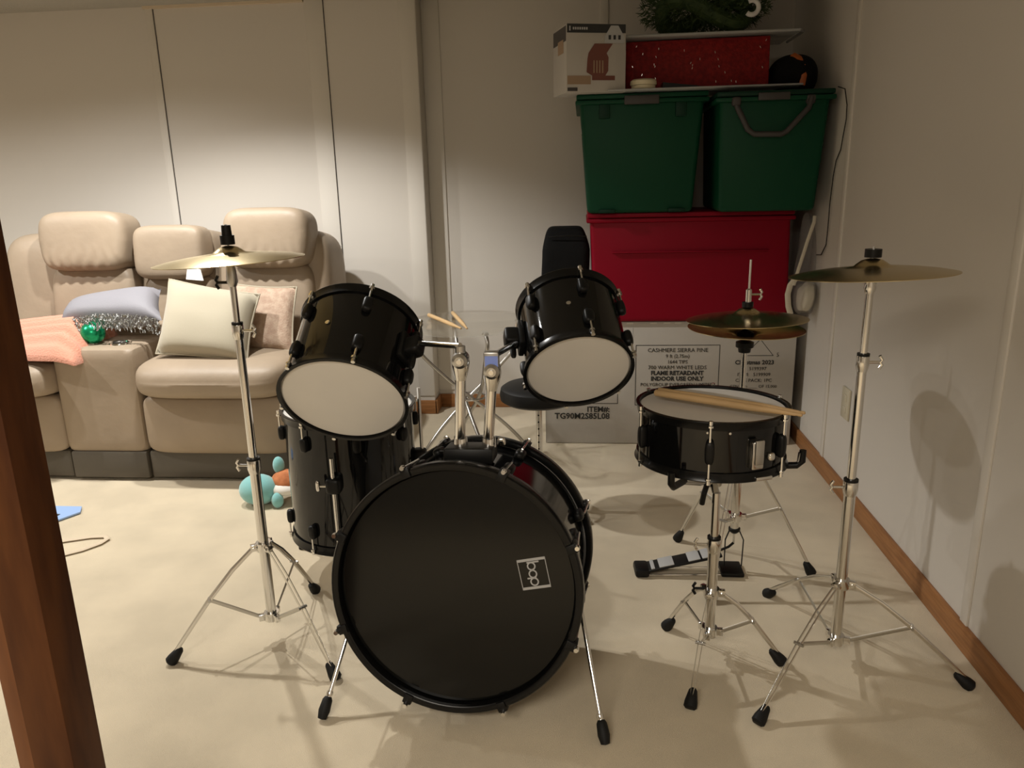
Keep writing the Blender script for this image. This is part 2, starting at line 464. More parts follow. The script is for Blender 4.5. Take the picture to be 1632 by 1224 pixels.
# ------------------------------------------------------------------ floor things, left
t = thing('blue_booklet', 'pale blue booklet on the carpet beside the wooden post', 'booklet', (-2.0, 2.6, 0))
B().poly([(-2.10, 2.48, .004), (-2.0, 2.50, .004), (-1.945, 2.60, .004), (-1.972, 2.65, .004), (-2.11, 2.65, .004)], (0, 0, .006)).build('booklet_body', BLUE, t)
B().box(-2.03, -2.01, 2.56, 2.575, .010, .0112).build('ink_mark', INK, t)
t = thing('strap_loop', 'tan cord loop lying on the carpet right of the post', 'strap', (-1.78, 2.34, 0))
B().path([(-1.95, 2.32, .006), (-1.84, 2.37, .006), (-1.77, 2.40, .006), (-1.72, 2.405, .007), (-1.70, 2.385, .008), (-1.705, 2.35, .007), (-1.74, 2.30, .006), (-1.80, 2.25, .006), (-1.90, 2.20, .006)], .005, 8, flat=(.010, .003), up=(0, 0, 1)).build('cord', STRAP, t)

t = thing('plush_turtle', 'pale teal plush turtle with a rust shell, face down by the sofa', 'plush toy', (-1.25, 2.74, 0))
B().ball((-1.27, 2.72, .062), .062, 3, (1.25, 1, 1)).build('head', TEAL, t)
B().ball((-1.165, 2.76, .085), .06, 3, (1.1, .9, .75)).build('shell', RUST, t)
B().ball((-1.17, 2.74, .062), .052, 3, (1.25, 1, .55)).build('shell_rim', WPLUSH, t)
for c, s_ in (((-1.20, 2.77, .145), (.8, .7, 1.25)), ((-1.185, 2.69, .03), (.8, .8, 1.1)), ((-1.11, 2.72, .03), (1, .8, .9))):
    B().ball(c, .029, 3, s_).build('limb', TEAL, t)

# ------------------------------------------------------------------ drums
def axis_frame(c, yaw_, pit, spin=0):
    z = Vector((math.sin(yaw_)*math.cos(pit), math.cos(yaw_)*math.cos(pit), math.sin(pit)))
    x = z.cross(Vector((0, 0, 1)))
    x.normalize(); y = x.cross(z)     # x right, y up as seen from the front, z away
    mm = Matrix.Identity(4)
    for i in range(3): mm[i][0] = x[i]; mm[i][1] = y[i]; mm[i][2] = z[i]; mm[i][3] = c[i]
    return mm
def flanged_hoop(t, M, Rr, z0, z1, name='hoop', flange=.006, rim=None):
    return B().lathe([(Rr+.001, z0), (Rr+.005, z0), (Rr+.006, (z0+z1)/2), (Rr+flange+.004, z1-.002 if z1 > z0 else z1+.002), (Rr+flange+.003, z1), (Rr+.001, z1)], M, 64, True).build(name, rim or HOOP, t)
def lugset(t, M, Rr, zl, zr, n, off, name='lug', zh=None, ln=.045):
    """lugs at zl on the shell with rods running to the hoop at zr"""
    s = 1 if zr > zl else -1
    for k in range(n):
        a = off+2*PI*k/n
        L = Matrix.Rotation(a, 4, 'Z')
        MM = M @ L
        b = B().soft((Rr+.008, 0, zl), (.022, .026, ln), 3, 8, MM)
        lg = b.build(name, BLACK, t)
        b = B().tube(MM @ Vector((Rr+.012, 0, zl+s*ln*.3)), MM @ Vector((Rr+.012, 0, zr+s*.006)), .0028, seg=8)
        b.tube(MM @ Vector((Rr+.012, 0, zr+s*.004)), MM @ Vector((Rr+.012, 0, zr+s*.013)), .0052, seg=8)
        b.tube(MM @ Vector((Rr+.012, 0, zr-s*.004)), MM @ Vector((Rr+.012, 0, zr+s*.002)), .007, .0075, seg=8)
        b.build('tension_rod', CHROME, lg)
def shell(t, M, Rr, z0, z1, mt=GLOSS):
    return B().lathe([(Rr, z0), (Rr, z1), (Rr-.007, z1), (Rr-.007, z0)], M, 72, True).build('shell', mt, t)
def head(t, M, Rr, z, mt, name='drumhead', s=1):
    return B().lathe([(0, z), (Rr*.5, z), (Rr-.004, z), (Rr+.001, z+s*.004), (Rr+.001, z+s*.006), (0, z+s*.006)], M, 64).build(name, mt, t)

# bass drum: front head faces the camera, tipped back on its spurs
MB_ = axis_frame((-.286, 1.543, .333), R(4), R(-9.5))
t = thing('bass_drum', 'large glossy black bass drum in the middle of the kit', 'drum', (-.27, 1.72, 0))
bass = t
RB = .270; LB = .37
shell(t, MB_, RB, .03, LB-.03)
for z0, nm in ((-.016, 'front_hoop'), (LB-.042, 'rear_hoop')):
    B().lathe([(RB+.004, z0+.002), (RB+.007, z0), (RB+.018, z0), (RB+.021, z0+.004), (RB+.021, z0+.036), (RB+.018, z0+.040), (RB+.007, z0+.040), (RB+.004, z0+.038)], MB_, 96, True).build(nm, HOOP, t)
fh = head(t, MB_, RB+.003, .006, BHEAD, 'front_head')
head(t, MB_, RB+.003, LB-.006, WHEAD, 'rear_head', -1)
# logo plate printed on the front head
ML = MB_ @ Matrix.Translation((.179, .043, .0055)) @ Matrix.Rotation(PI, 4, 'X') @ Matrix.Rotation(0, 4, 'Z')
def lp(x, y, z=.0055): return MB_ @ Vector((x, y, z))
TLq, TRq, BRq, BLq = Vector((.1395, .0705, 0)), Vector((.2015, .0830, 0)), Vector((.2165, .0140, 0)), Vector((.1550, .0020, 0))
def bar2d(b, p, q, wd):
    d = (q-p).normalized(); nn = Vector((-d.y, d.x, 0))*wd/2
    pts = [p-nn, q-nn, q+nn, p+nn]
    b.poly([MB_ @ Vector((v.x, v.y, .0058)) for v in pts], MB_.to_3x3() @ Vector((0, 0, -.0006)))
b = B(); bar2d(b, TLq, BLq, .0016); bar2d(b, TRq, BRq, .0016)
dn = (BLq-TLq).normalized()*.003
bar2d(b, TLq+dn, TRq+dn, .006); bar2d(b, BLq-dn, BRq-dn, .006)
b.build('logo_frame', LGREY, fh, label='silver square logo frame')
# letters b o p, turned a quarter turn clockwise, outlined
cen = (TLq+TRq+BRq+BLq)/4
ex = (BLq-TLq).normalized()           # reading direction runs down
ey = (TRq-TLq).normalized()           # letter-up points right
b = B()
def bowl(cx, cy, r1, r2):
    seg = 28
    c = cen+ex*cx+ey*cy
    o_ = []; i_ = []
    for k in range(seg):
        a = 2*PI*k/seg
        for lst, rad in ((o_, r1), (i_, r2)):
            q = c+ex*math.cos(a)*rad*1.0+ey*math.sin(a)*rad
            lst.append(b.bm.verts.new(MB_ @ Vector((q.x, q.y, .0050))))
    for k in range(seg): b.bm.faces.new((o_[k], o_[(k+1) % seg], i_[(k+1) % seg], i_[k]))
for cx in (-.0175, .0005, .0185): bowl(cx, -.002, .0098, .0066)
def stem(cx, y0, y1):
    bar2d(b, cen+ex*cx+ey*y0, cen+ex*cx+ey*y1, .0034)
stem(-.0262, -.011, .0165); stem(.0098, -.0165, .004)
b.build('logo_letters', LGREY, fh, label='silver letters b o p, turned sideways')
for k in range(8):
    a = R(22.5+45*k)
    MM = MB_ @ Matrix.Rotation(a, 4, 'Z')
    for side in (0, 1):
        zc = -.017 if side == 0 else LB+.006; s = 1 if side == 0 else -1
        lg = B().soft((RB+.009, 0, .095 if side == 0 else LB-.095), (.024, .028, .055), 3, 8, MM).build('lug', BLACK, t)
        b = B().box(RB+.016, RB+.029, -.011, .011, min(zc, zc+s*.035), max(zc, zc+s*.035), .003, MM)
        b.box(RB+.004, RB+.026, -.010, .010, min(zc-s*.004, zc+s*.003), max(zc-s*.004, zc+s*.003), .001, MM)
        b.build('claw', BLACK, t)
        b = B().tube(MM @ Vector((RB+.029, 0, zc-s*.008)), MM @ Vector((RB+.024, 0, .10 if side == 0 else LB-.10)), .0028, seg=8)
        b.lathe([(0, -.012), (.005, -.012), (.0065, -.006), (.0065, .0), (0, .002)], MM @ Matrix.Translation((RB+.029, 0, zc)) @ (Matrix.Identity(4) if side == 0 else Matrix.Rotation(PI, 4, 'X')), 12)
        b.build('tension_rod', CHROME, t)
# spurs
for sx, foot, top in ((-1, (-.612, 1.497, 0), (-.545, 1.70, .265)), (1, (.052, 1.453, 0), (-.010, 1.66, .260))):
    foot = Vector(foot); top = Vector(top); d = (top-foot).normalized()
    sp = B().tube(foot+d*.03, top, .0055, seg=10).build('spur', CHROME, t)
    B().lathe([(0, 0), (.010, .002), (.014, .02), (.012, .045), (.008, .052), (0, .052)], frame(foot+Vector((0, 0, .004)), top), 14).build('rubber_foot', RUBBER, sp)
    B().soft(top, (.035, .05, .05), 4, 8).build('spur_bracket', BLACK, t)
    B().lathe([(.0, 0), (.008, 0), (.009, .006), (.008, .012), (0, .012)], frame(foot+d*.056, top), 12).build('lock_nut', CHROME, sp)
# tom mount block on top of the shell
Mt = Matrix.Translation((-.262, 1.715, .590)) @ Matrix.Rotation(R(-9.5), 4, 'X')
mb = B().box(-.060, .056, -.055, .045, -.012, .024, .005, Mt).build('mount_block', BLACK, t)
for x in (-.027, .041):
    B().lathe([(0, .02), (.017, .02), (.017, .034), (.0155, .046), (0, .046)], Mt @ Matrix.Translation((x, 0, 0)), 20).build('pole_collar', CHROME, mb)
B().tube(Mt @ Vector((-.058, -.01, .010)), Mt @ Vector((-.076, -.01, .010)), .006, seg=10).build('wing_bolt', BLACK, mb)
B().soft(Mt @ Vector((.072, -.01, .034)), (.02, .012, .022), 3, 6).build('wing_bolt', CHROME, mb)

def tom_holder(label, base, top, arm_to, sticker=False):
    t = thing('tom_holder', label, 'tom holder', base)
    base = Vector(base); top = Vector(top); arm_to = Vector(arm_to)
    B().tube(base, top-(top-base).normalized()*.03, .0125, seg=20).build('pole', CHROME, t)
    d = (top-base).normalized()
    B().lathe([(0, -.045), (.0125, -.045), (.016, -.03), (.020, -.012), (.021, 0), (.018, .014), (0, .016)], frame(top, top+d), 20).build('elbow', CHROME, t)
    yv = Vector((0, 1, 0))
    j = B().lathe([(0, -.026), (.011, -.026), (.018, -.02), (.020, 0), (.018, .02), (0, .02)], frame(top+Vector((0, .0, .004)), top+Vector((0, 1, .004))), 20).build('ratchet_joint', DCHROME, t)
    B().tube(top+Vector((0, -.030, .004)), top+Vector((0, -.024, .004)), .006, seg=10).build('screw', CHROME, j)
    up = top+Vector((0, 0, .036))
    B().tube(top, up, .012, seg=12).build('neck', DCHROME, t)
    B().tube(up, arm_to, .0075, seg=12).build('arm', CHROME, t)
    if sticker:
        B().box(up.x-.015, up.x+.015, up.y-.016, up.y-.0145, up.z-.022, up.z+.004).build('label', BLUEST, t, label='small blue sticker')
        B().box(up.x-.018, up.x+.016, up.y-.0142, up.y+.012, up.z-.026, up.z+.012, .002).build('clamp_plate', DCHROME, t)
    return t
hl = tom_holder('chrome tom holder pole rising to the left tom', (-.289, 1.715, .632), (-.280, 1.715, .820), (-.402, 1.815, .842))
hr_ = tom_holder('chrome tom holder pole rising to the right tom, with a blue sticker', (-.221, 1.715, .632), (-.207, 1.715, .795), (-.168, 1.90, .822), True)

def tom(label, c, yaw_, pit, Rr, L, loc, off, brk_ang):
    M = axis_frame(c, yaw_, pit)
    t = thing('tom_drum', label, 'drum', loc)
    Ri = Rr-.012
    shell(t, M, Ri, .012, L-.012)
    flanged_hoop(t, M, Ri, .022, -.001, 'lower_hoop')
    flanged_hoop(t, M, Ri, L-.022, L+.001, 'upper_hoop')
    head(t, M, Ri, .006, WHEAD, 'lower_head')
    head(t, M, Ri, L-.006, WHEAD, 'upper_head', -1)
    lugset(t, M, Ri, .062, .010, 6, off)
    lugset(t, M, Ri, L-.062, L-.010, 6, off)
    # mount bracket
    MM = M @ Matrix.Rotation(brk_ang, 4, 'Z')
    br = B().box(Ri-.002, Ri+.014, -.028, .028, L*.5-.04, L*.5+.04, .005, MM).build('mount_bracket', BLACK, t)
    B().soft((Ri+.028, 0, L*.5), (.045, .042, .05), 5, 8, MM).build('clamp', BLACK, br)
    B().soft((Ri+.03, -.002, L*.5-.045), (.016, .012, .05), 3, 8, MM).build('wing_bolt', BLACK, br)
    # air vent
    B().lathe([(0, 0), (.006, 0), (.006, .003), (0, .004)], M @ Matrix.Rotation(R(100), 4, 'Z') @ Matrix.Translation((Ri, 0, L*.5)) @ Matrix.Rotation(PI/2, 4, 'Y'), 12).build('vent_badge', CHROME, t)
    return t
sL = .163/.165
tom('glossy black tom at left, larger of the two tilted toms', (-.580, 1.752, .709), R(.34), R(35.2), .163, .25, (-.58, 1.85, .65), R(68), R(20))
sR = .143/.155
tom('glossy black tom at right, smaller of the two tilted toms', (-.008, 1.876, .752), R(-9.8), R(36), .143, .23, (0, 1.96, .70), R(22), R(176))

# floor tom
t = thing('floor_tom', 'tall glossy black floor tom standing behind the bass drum at left', 'drum', (-.726, 2.242, 0))
M = Matrix.Translation((-.726, 2.242, .142))
Rf = .198; Lf = .417
shell(t, M, Rf, .012, Lf-.012)
flanged_hoop(t, M, Rf, .024, -.001, 'lower_hoop'); flanged_hoop(t, M, Rf, Lf-.024, Lf+.001, 'upper_hoop')
head(t, M, Rf, .006, WHEAD, 'lower_head'); head(t, M, Rf, Lf-.008, WHEAD, 'upper_head', -1)
lugset(t, M, Rf, .07, .012, 8, R(-113)); lugset(t, M, Rf, Lf-.07, Lf-.012, 8, R(-113))
for a in (R(-88), R(10), R(155)):
    dx, dy = math.cos(a), math.sin(a)
    px, py = -.726+dx*(Rf+.022), 2.242+dy*(Rf+.022)
    top_z = .46 if a < 0 else .60
    lg = B().path([(px, py, top_z), (px, py, .14), (px+dx*.01, py+dy*.01, .10), (px+dx*.04, py+dy*.04, .05), (px+dx*.045, py+dy*.045, .03)], .0055, 10, up=(dx, dy, 0)).build('leg', CHROME, t)
    B().lathe([(0, 0), (.013, 0), (.013, .02), (.008, .042), (0, .042)], Matrix.Translation((px+dx*.045, py+dy*.045, .001)), 14).build('rubber_foot', RUBBER, lg)
    br = B().soft((-.726+dx*(Rf+.014), 2.242+dy*(Rf+.014), .375), (.045, .045, .05), 4, 8).build('leg_bracket', BLACK, t)
    q = Vector((px-dy*.0, py+dx*.0, .375)); tn = Vector((dy, -dx, 0))
    b = B().tube(q+tn*.018, q+tn*.04, .004, seg=8); b.soft(q+tn*.046, (.012, .012, .034), 3, 6)
    b.build('wing_bolt', CHROME, br)

# ------------------------------------------------------------------ stands
def foot_cap(t, leg, p, d, s=1):
    """rubber foot at floor point p, leg direction d pointing up the leg"""
    p = Vector(p); d = Vector(d).normalized()
    q = p+Vector((0, 0, .003))
    return B().lathe([(0, 0), (.011*s, .001), (.016*s, .006), (.0155*s, .018), (.010*s, .045*s), (.006*s, .05*s), (0, .05*s)], frame(q, q+d), 14).build('rubber_foot', RUBBER, leg)
def tripod(t, cx, cy, feet, zu, zl, gap=.0042, w=.0048, brace_f=.52, rad=.014):
    for i, f in enumerate(feet):
        f = Vector((f[0], f[1], 0)); c = Vector((cx, cy, 0))
        h = (f-c); h.normalize(); sd = Vector((-h.y, h.x, 0))
        up0 = c+h*(rad+.012)+Vector((0, 0, zu))
        tip = f+Vector((0, 0, .012))-h*.012
        mid = up0.lerp(tip, brace_f)+Vector((0, 0, .018))
        q1 = up0.lerp(tip, .25)+Vector((0, 0, .016))
        q2 = up0.lerp(tip, .8)+Vector((0, 0, .008))
        b = B()
        for s_ in (-1, 1):
            b.path([up0+sd*gap*s_, q1+sd*gap*1.2*s_, mid+sd*gap*1.2*s_, q2+sd*gap*s_, tip+sd*gap*.4*s_], .003, 8, flat=(.0012, w), up=(0, 0, 1))
        lg = b.build('leg', CHROME, t)
        foot_cap(t, lg, f-h*.010, (up0-tip))
        lo = c+h*(rad+.008)+Vector((0, 0, zl))
        b = B().path([lo, lo.lerp(mid, .1)+Vector((0, 0, -.002)), mid], .003, 8, flat=(.0014, .0055), up=(0, 0, 1))
        b.tube(mid-sd*.012, mid+sd*.012, .004, seg=8)
        b.build('brace', DCHROME, t)
        b = B().tube(up0-sd*.012, up0+sd*.012, .0042, seg=8).build('rivet', CHROME, t)
    for z in (zu, zl):
        b = B().lathe([(rad-.002, -.012), (rad+.006, -.012), (rad+.007, 0), (rad+.006, .012), (rad-.002, .012)], Matrix.Translation((cx, cy, z)), 24, True)
        for f in feet:
            h = (Vector((f[0], f[1], 0))-Vector((cx, cy, 0))).normalized()
            MM = Matrix.Translation((cx, cy, z)) @ Matrix.Rotation(math.atan2(h.y, h.x), 4, 'Z')
            b.box(rad, rad+.020, -.007, .007, -.009, .009, .001, MM)
        b.build('leg_collar', CHROME, t)
def wing(t, p, d, mt=CHROME):
    p = Vector(p); d = Vector(d)
    b = B().tube(p, p+d*.024, .0035, seg=8)
    b.path([p+d*.024+Vector((0, 0, -.016)), p+d*.030+Vector((0, 0, -.006)), p+d*.026, p+d*.030+Vector((0, 0, .006)), p+d*.024+Vector((0, 0, .016))], .0038, 8)
    b.build('wing_bolt', mt, t)
def joint(t, cx, cy, z, r, side=1):
    B().lathe([(r-.004, -.035), (r+.001, -.035), (r+.004, -.022), (r+.004, 0), (r+.0025, .004), (r-.006, .004)], Matrix.Translation((cx, cy, z)), 20, True).build('clamp_sleeve', CHROME, t)
    B().lathe([(r-.006, .0), (r+.0035, .0), (r+.0035, .006), (r-.006, .006)], Matrix.Translation((cx, cy, z+.002)), 20, True).build('bushing', BLACK, t)
    wing(t, (cx+side*(r+.003), cy, z-.014), (side, 0, 0))
def cymbal(label, c, r, M, name='cymbal', group=None, bell=.045):
    t = thing(name, label, 'cymbal', c)
    MM = Matrix.Translation(c) @ M
    k = r/.205
    pr = [(.006, .026), (.012*k, .0255), (.026*k, .022), (.038*k, .0145), (bell*k, .0095), (.08*k, .0065), (.13*k, .002), (.17*k, -.003), (r-.004, -.0085), (r, -.0095)]
    b = B().lathe(pr+[(q[0], q[1]-.0014) for q in pr[::-1]], MM, 80, True)
    b.build('bronze_disc', CYMB, t, 50)
    return t

# left crash stand
cx, cy = -.855, 1.82
t = thing('cymbal_stand', 'chrome tripod cymbal stand at the left, beside the sofa end of the kit', 'cymbal stand', (cx, cy, 0))
tripod(t, cx, cy, [(-1.10, 1.685), (-.613, 1.64), (-.82, 2.085)], .285, .075)
B().tube((cx, cy, .06), (cx, cy, .525), .0135, seg=20).build('lower_tube', CHROME, t)
B().tube((cx, cy, .525), (cx, cy, .885), .0105, seg=20).build('middle_tube', CHROME, t)
B().tube((cx, cy, .885), (cx, cy, 1.01), .008, seg=16).build('upper_tube', CHROME, t)
joint(t, cx, cy, .530, .0135, -1); joint(t, cx, cy, .888, .0105, 1)
B().lathe([(0, 0), (.009, 0), (.014, .012), (.012, .04), (.008, .06), (0, .06)], Matrix.Translation((cx, cy, .985)), 16).build('tilter', DCHROME, t)
B().tube((cx, cy, 1.04), (cx, cy, 1.135), .003, seg=8).build('threaded_post', DCHROME, t)
wing(t, (cx-.012, cy, .995), (-1, 0, 0), BLACK)
cymbal('brass crash cymbal on the left stand, over the sofa', (cx, cy, 1.058), .178, Matrix.Rotation(R(-2.5), 4, 'Y') @ Matrix.Rotation(R(-.5), 4, 'X'))
t2 = thing('cymbal_felt', 'black felts and wing nut clamping the left crash cymbal', 'cymbal felt', (cx, cy, 1.085))
B().lathe([(.0035, 0), (.017, 0), (.017, .022), (.0035, .022)], Matrix.Translation((cx, cy, 1.087)), 20, True).build('felt', BLACK, t2)
B().lathe([(.0035, 0), (.012, 0), (.011, .024), (.0035, .024)], Matrix.Translation((cx, cy, 1.109)), 20, True).build('sleeve', BLACK, t2)

# right crash stand
cx, cy = .648, 1.80
t = thing('cymbal_stand', 'chrome tripod cymbal stand at the right, nearest the right wall', 'cymbal stand', (cx, cy, 0))
tripod(t, cx, cy, [(.392, 1.535), (.955, 1.70), (.547, 2.131)], .225, .066, brace_f=.50)
B().tube((cx, cy, .05), (cx, cy, .495), .0135, seg=20).build('lower_tube', CHROME, t)
B().tube((cx, cy, .495), (cx, cy, .805), .0105, seg=20).build('middle_tube', CHROME, t)
B().tube((cx, cy, .805), (cx, cy, .965), .0085, seg=16).build('upper_tube', CHROME, t)
joint(t, cx, cy, .497, .0135, -1); joint(t, cx, cy, .808, .0105, 1)
B().lathe([(0, 0), (.009, 0), (.013, .012), (.010, .03), (0, .032)], Matrix.Translation((cx, cy, .955)), 16).build('tilter', CHROME, t)
B().box(cx-.012, cx+.012, cy-.008, cy+.008, .975, 1.0, .003).build('tilter_block', DCHROME, t)
B().tube((cx, cy, .99), (cx, cy, 1.06), .003, seg=8).build('threaded_post', DCHROME, t)
cymbal('brass crash cymbal on the right stand, against the bare wall', (cx, cy, 1.008), .177, Matrix.Rotation(R(-2.6), 4, 'Y') @ Matrix.Rotation(R(-3), 4, 'X'))
t2 = thing('cymbal_felt', 'black felt washer clamping the right crash cymbal', 'cymbal felt', (cx, cy, 1.034))
B().lathe([(.0035, 0), (.018, 0), (.018, .018), (.0035, .018)], Matrix.Translation((cx, cy, 1.0365)), 20, True).build('felt', BLACK, t2)

# hi-hat
cx, cy = .475, 2.26
t = thing('hi_hat_stand', 'chrome hi-hat stand with foot pedal, behind the snare drum', 'hi-hat stand', (cx, cy, 0))
tripod(t, cx, cy, [(.319, 2.474), (.728, 2.241), (.372, 2.06)], .40, .19, brace_f=.50)
B().tube((cx, cy, .14), (cx, cy, .50), .0135, seg=20).build('lower_tube', CHROME, t)
B().tube((cx, cy, .50), (cx, cy, .718), .0095, seg=20).build('upper_tube', CHROME, t)
B().tube((cx, cy, .10), (cx+.004, cy, .985), .0032, seg=10).build('pull_rod', CHROME, t)
joint(t, cx, cy, .50, .0135, 1)
B().lathe([(0, 0), (.017, 0), (.019, .012), (.026, .016), (.026, .03), (.016, .034), (0, .034)], Matrix.Translation((cx, cy, .715)), 24).build('cymbal_seat', BLACK, t)
B().path([(cx-.026, cy, .02), (cx-.026, cy, .11), (cx-.012, cy, .15)], .004, 8, flat=(.004, .002)).build('frame_side', BLACK, t)
B().path([(cx+.028, cy, .02), (cx+.03, cy, .11), (cx+.012, cy, .15)], .004, 8, flat=(.004, .002)).build('frame_side', BLACK, t)
B().box(cx-.04, cx+.03, cy-.045, cy+.04, .002, .016, .004).build('base_plate', BLACK, t)
B().lathe([(0, 0), (.010, 0), (.018, .008), (.018, .016), (0, .018)], Matrix.Translation((cx, cy, .135)), 20).build('frame_cap', BLACK, t)
# pedal: heel at the left, board rising to the stand
h0 = Vector((.165, 2.235, 0)); h1 = Vector((.44, 2.25, 0)); dd = (h1-h0).normalized(); sdd = Vector((-dd.y, dd.x, 0))
MP = Matrix.Identity(4)
for i in range(3): MP[i][0] = dd[i]; MP[i][1] = sdd[i]; MP[i][2] = (0, 0, 1)[i]; MP[i][3] = h0[i]
B().box(0, .045, -.036, .036, .001, .028, .008, MP).build('heel_plate', BLACK, t)
MPt = MP @ Matrix.Translation((.04, 0, .020)) @ Matrix.Rotation(R(-13), 4, 'Y')
fb = B().box(0, .235, -.032, .032, -.004, .004, .003, MPt).build('footboard', BLACK, t)
for x0, x1 in ((.012, .024), (.038, .085), (.130, .168), (.174, .218)):
    B().box(x0, x1, -.029, .029, .0042, .0072, .001, MPt).build('tread_pad', LGREY, fb, label='light grey tread pad')
B().path([MPt @ Vector((.228, 0, .004)), (cx-.015, cy, .085), (cx, cy, .10)], .004, 8).build('chain_link', BLACK, t)
b = B()
for s_ in (-.024, .024): b.tube(MP @ Vector((.03, s_, .006)), MP @ Vector((.30, s_, .006)), .003, seg=8)
b.build('radius_rod', CHROME, t)
cymbal('upper hi-hat cymbal, brass, tilted up at the right', (cx+.001, cy, .822), .172, Matrix.Rotation(R(-1.5), 4, 'Y') @ Matrix.Rotation(R(-2.5), 4, 'X'), 'hi_hat_cymbal')
cymbal('lower hi-hat cymbal, upturned below the other', (cx, cy, .776), .166, Matrix.Rotation(PI, 4, 'X') @ Matrix.Rotation(R(-1), 4, 'Y'), 'hi_hat_cymbal')
t2 = thing('hi_hat_clutch', 'chrome hi-hat clutch with black felts on the pull rod', 'clutch', (cx, cy, .848))
B().lathe([(.0045, 0), (.016, 0), (.016, .014), (.0045, .014)], Matrix.Translation((cx+.002, cy, .849)), 20, True).build('felt', BLACK, t2)
B().lathe([(.0045, 0), (.0085, 0), (.0085, .035), (.0045, .038)], Matrix.Translation((cx+.003, cy, .864)), 20, True).build('clutch_body', CHROME, t2)
wing(t2, (cx+.010, cy, .885), (1, 0, 0))
t3 = thing('hi_hat_felt', 'black felt cup between the two hi-hat cymbals', 'cymbal felt', (cx, cy, .752))
B().lathe([(.0045, 0), (.022, 0), (.024, .02), (.0045, .03)], Matrix.Translation((cx, cy, .754)), 20, True).build('felt', BLACK, t3)

# snare stand
cx, cy = .330, 1.80
t = thing('snare_stand', 'low chrome tripod stand holding the snare drum', 'drum stand', (cx, cy, 0))
tripod(t, cx, cy, [(.25, 1.575), (.526, 1.775), (.225, 1.935)], .19, .078, brace_f=.5, rad=.0135)
B().tube((cx, cy, .065), (cx, cy, .335), .0135, seg=20).build('lower_tube', CHROME, t)
B().tube((cx, cy, .335), (cx, cy, .465), .0105, seg=20).build('upper_tube', CHROME, t)
joint(t, cx, cy, .338, .0135, -1)
wing(t, (cx-.017, cy+.0, .20), (-1, 0, 0), BLACK)
hub = Vector((.325, 1.845, .485))
B().tube((cx, cy, .46), hub, .010, seg=14).build('tilter_neck', CHROME, t)
B().soft(hub, (.05, .05, .04), 4, 8).build('basket_hub', DCHROME, t)
B().path([(.298, 1.81, .43), (.30, 1.80, .46), (.312, 1.82, .485)], .007, 8).build('adjuster_knob', BLACK, t)
sn = Vector((.322, 1.869, .676)); snR = .187
for a in (R(238), R(352), R(115)):
    d = Vector((math.cos(a), math.sin(a), 0))
    e = Vector((sn.x, sn.y, 0))+d*(snR+.012)
    zt = .537
    ar = B().path([hub+d*.02, hub+d*.07+Vector((0, 0, .008)), Vector((e.x, e.y, zt-.016))-d*.03, Vector((e.x, e.y, zt-.012))+d*.012, Vector((e.x, e.y, zt+.02))+d*.016], .005, 10).build('basket_arm', DCHROME, t)
    B().path([Vector((e.x, e.y, zt-.019))-d*.05, Vector((e.x, e.y, zt-.014))+d*.010, Vector((e.x, e.y, zt-.002))+d*.022, Vector((e.x, e.y, zt+.026))+d*.022], .0085, 10).build('rubber_tip', BLACK, ar)

# snare drum (top at z 0, body hangs below along +z of its frame)
t = thing('snare_drum', 'shallow glossy black snare drum with a white head', 'drum', (.322, 1.869, .53))
Ms = axis_frame(sn, R(90), R(-88.0))
Ms = Matrix.Translation(sn) @ Matrix.Rotation(R(180), 4, 'X') @ Matrix.Rotation(R(-1.8), 4, 'X') @ Matrix.Rotation(R(-.6), 4, 'Y')
Ri = .178; Ls = .142
shell(t, Ms, Ri, .012, Ls-.012)
flanged_hoop(t, Ms, Ri, .020, -.001, 'upper_hoop'); flanged_hoop(t, Ms, Ri, Ls-.020, Ls+.001, 'lower_hoop')
head(t, Ms, Ri, .006, WHEAD, 'batter_head'); head(t, Ms, Ri, Ls-.006, WHEAD, 'snare_side_head', -1)
for k in range(6):
    a = R(100+60*k)     # frame's y is flipped
    MM = Ms @ Matrix.Rotation(a, 4, 'Z')
    lg = B().soft((Ri+.008, 0, Ls/2), (.022, .022, .058), 3, 8, MM).build('lug', BLACK, t)
    b = B()
    for zr, s_ in ((.006, -1), (Ls-.006, 1)):
        b.tube(MM @ Vector((Ri+.0125, 0, Ls/2)), MM @ Vector((Ri+.0125, 0, zr+s_*.004)), .0028, seg=8)
        b.tube(MM @ Vector((Ri+.0125, 0, zr+s_*.002)), MM @ Vector((Ri+.0125, 0, zr+s_*.011)), .005, seg=8)
        b.tube(MM @ Vector((Ri+.0125, 0, zr-s_*.004)), MM @ Vector((Ri+.0125, 0, zr)), .0072, seg=8)
    b.build('tension_rod', CHROME, lg)
MM = Ms @ Matrix.Rotation(R(66), 4, 'Z')
so = B().box(Ri-.001, Ri+.016, -.016, .016, .045, .112, .004, MM).build('throw_off', CHROME, t)
B().box(Ri+.012, Ri+.022, -.012, .012, .04, .10, .004, MM).build('lever', DCHROME, so)
B().soft((Ri+.014, -.033, .083), (.02, .018, .02), 3, 8, MM).build('adjuster_knob', CHROME, so)
B().box(Ri-.002, Ri+.014, -.045, .0, .132, .142, .003, MM).build('strainer_clamp', CHROME, so)
for k, a in enumerate((92, 108)):
    MM2 = Ms @ Matrix.Rotation(R(a-6), 4, 'Z')
    B().lathe([(0, 0), (.003, 0), (.003, .002), (0, .003)], MM2 @ Matrix.Translation((Ri, 0, .026)) @ Matrix.Rotation(PI/2, 4, 'Y'), 10).build('shell_screw', CHROME, t)

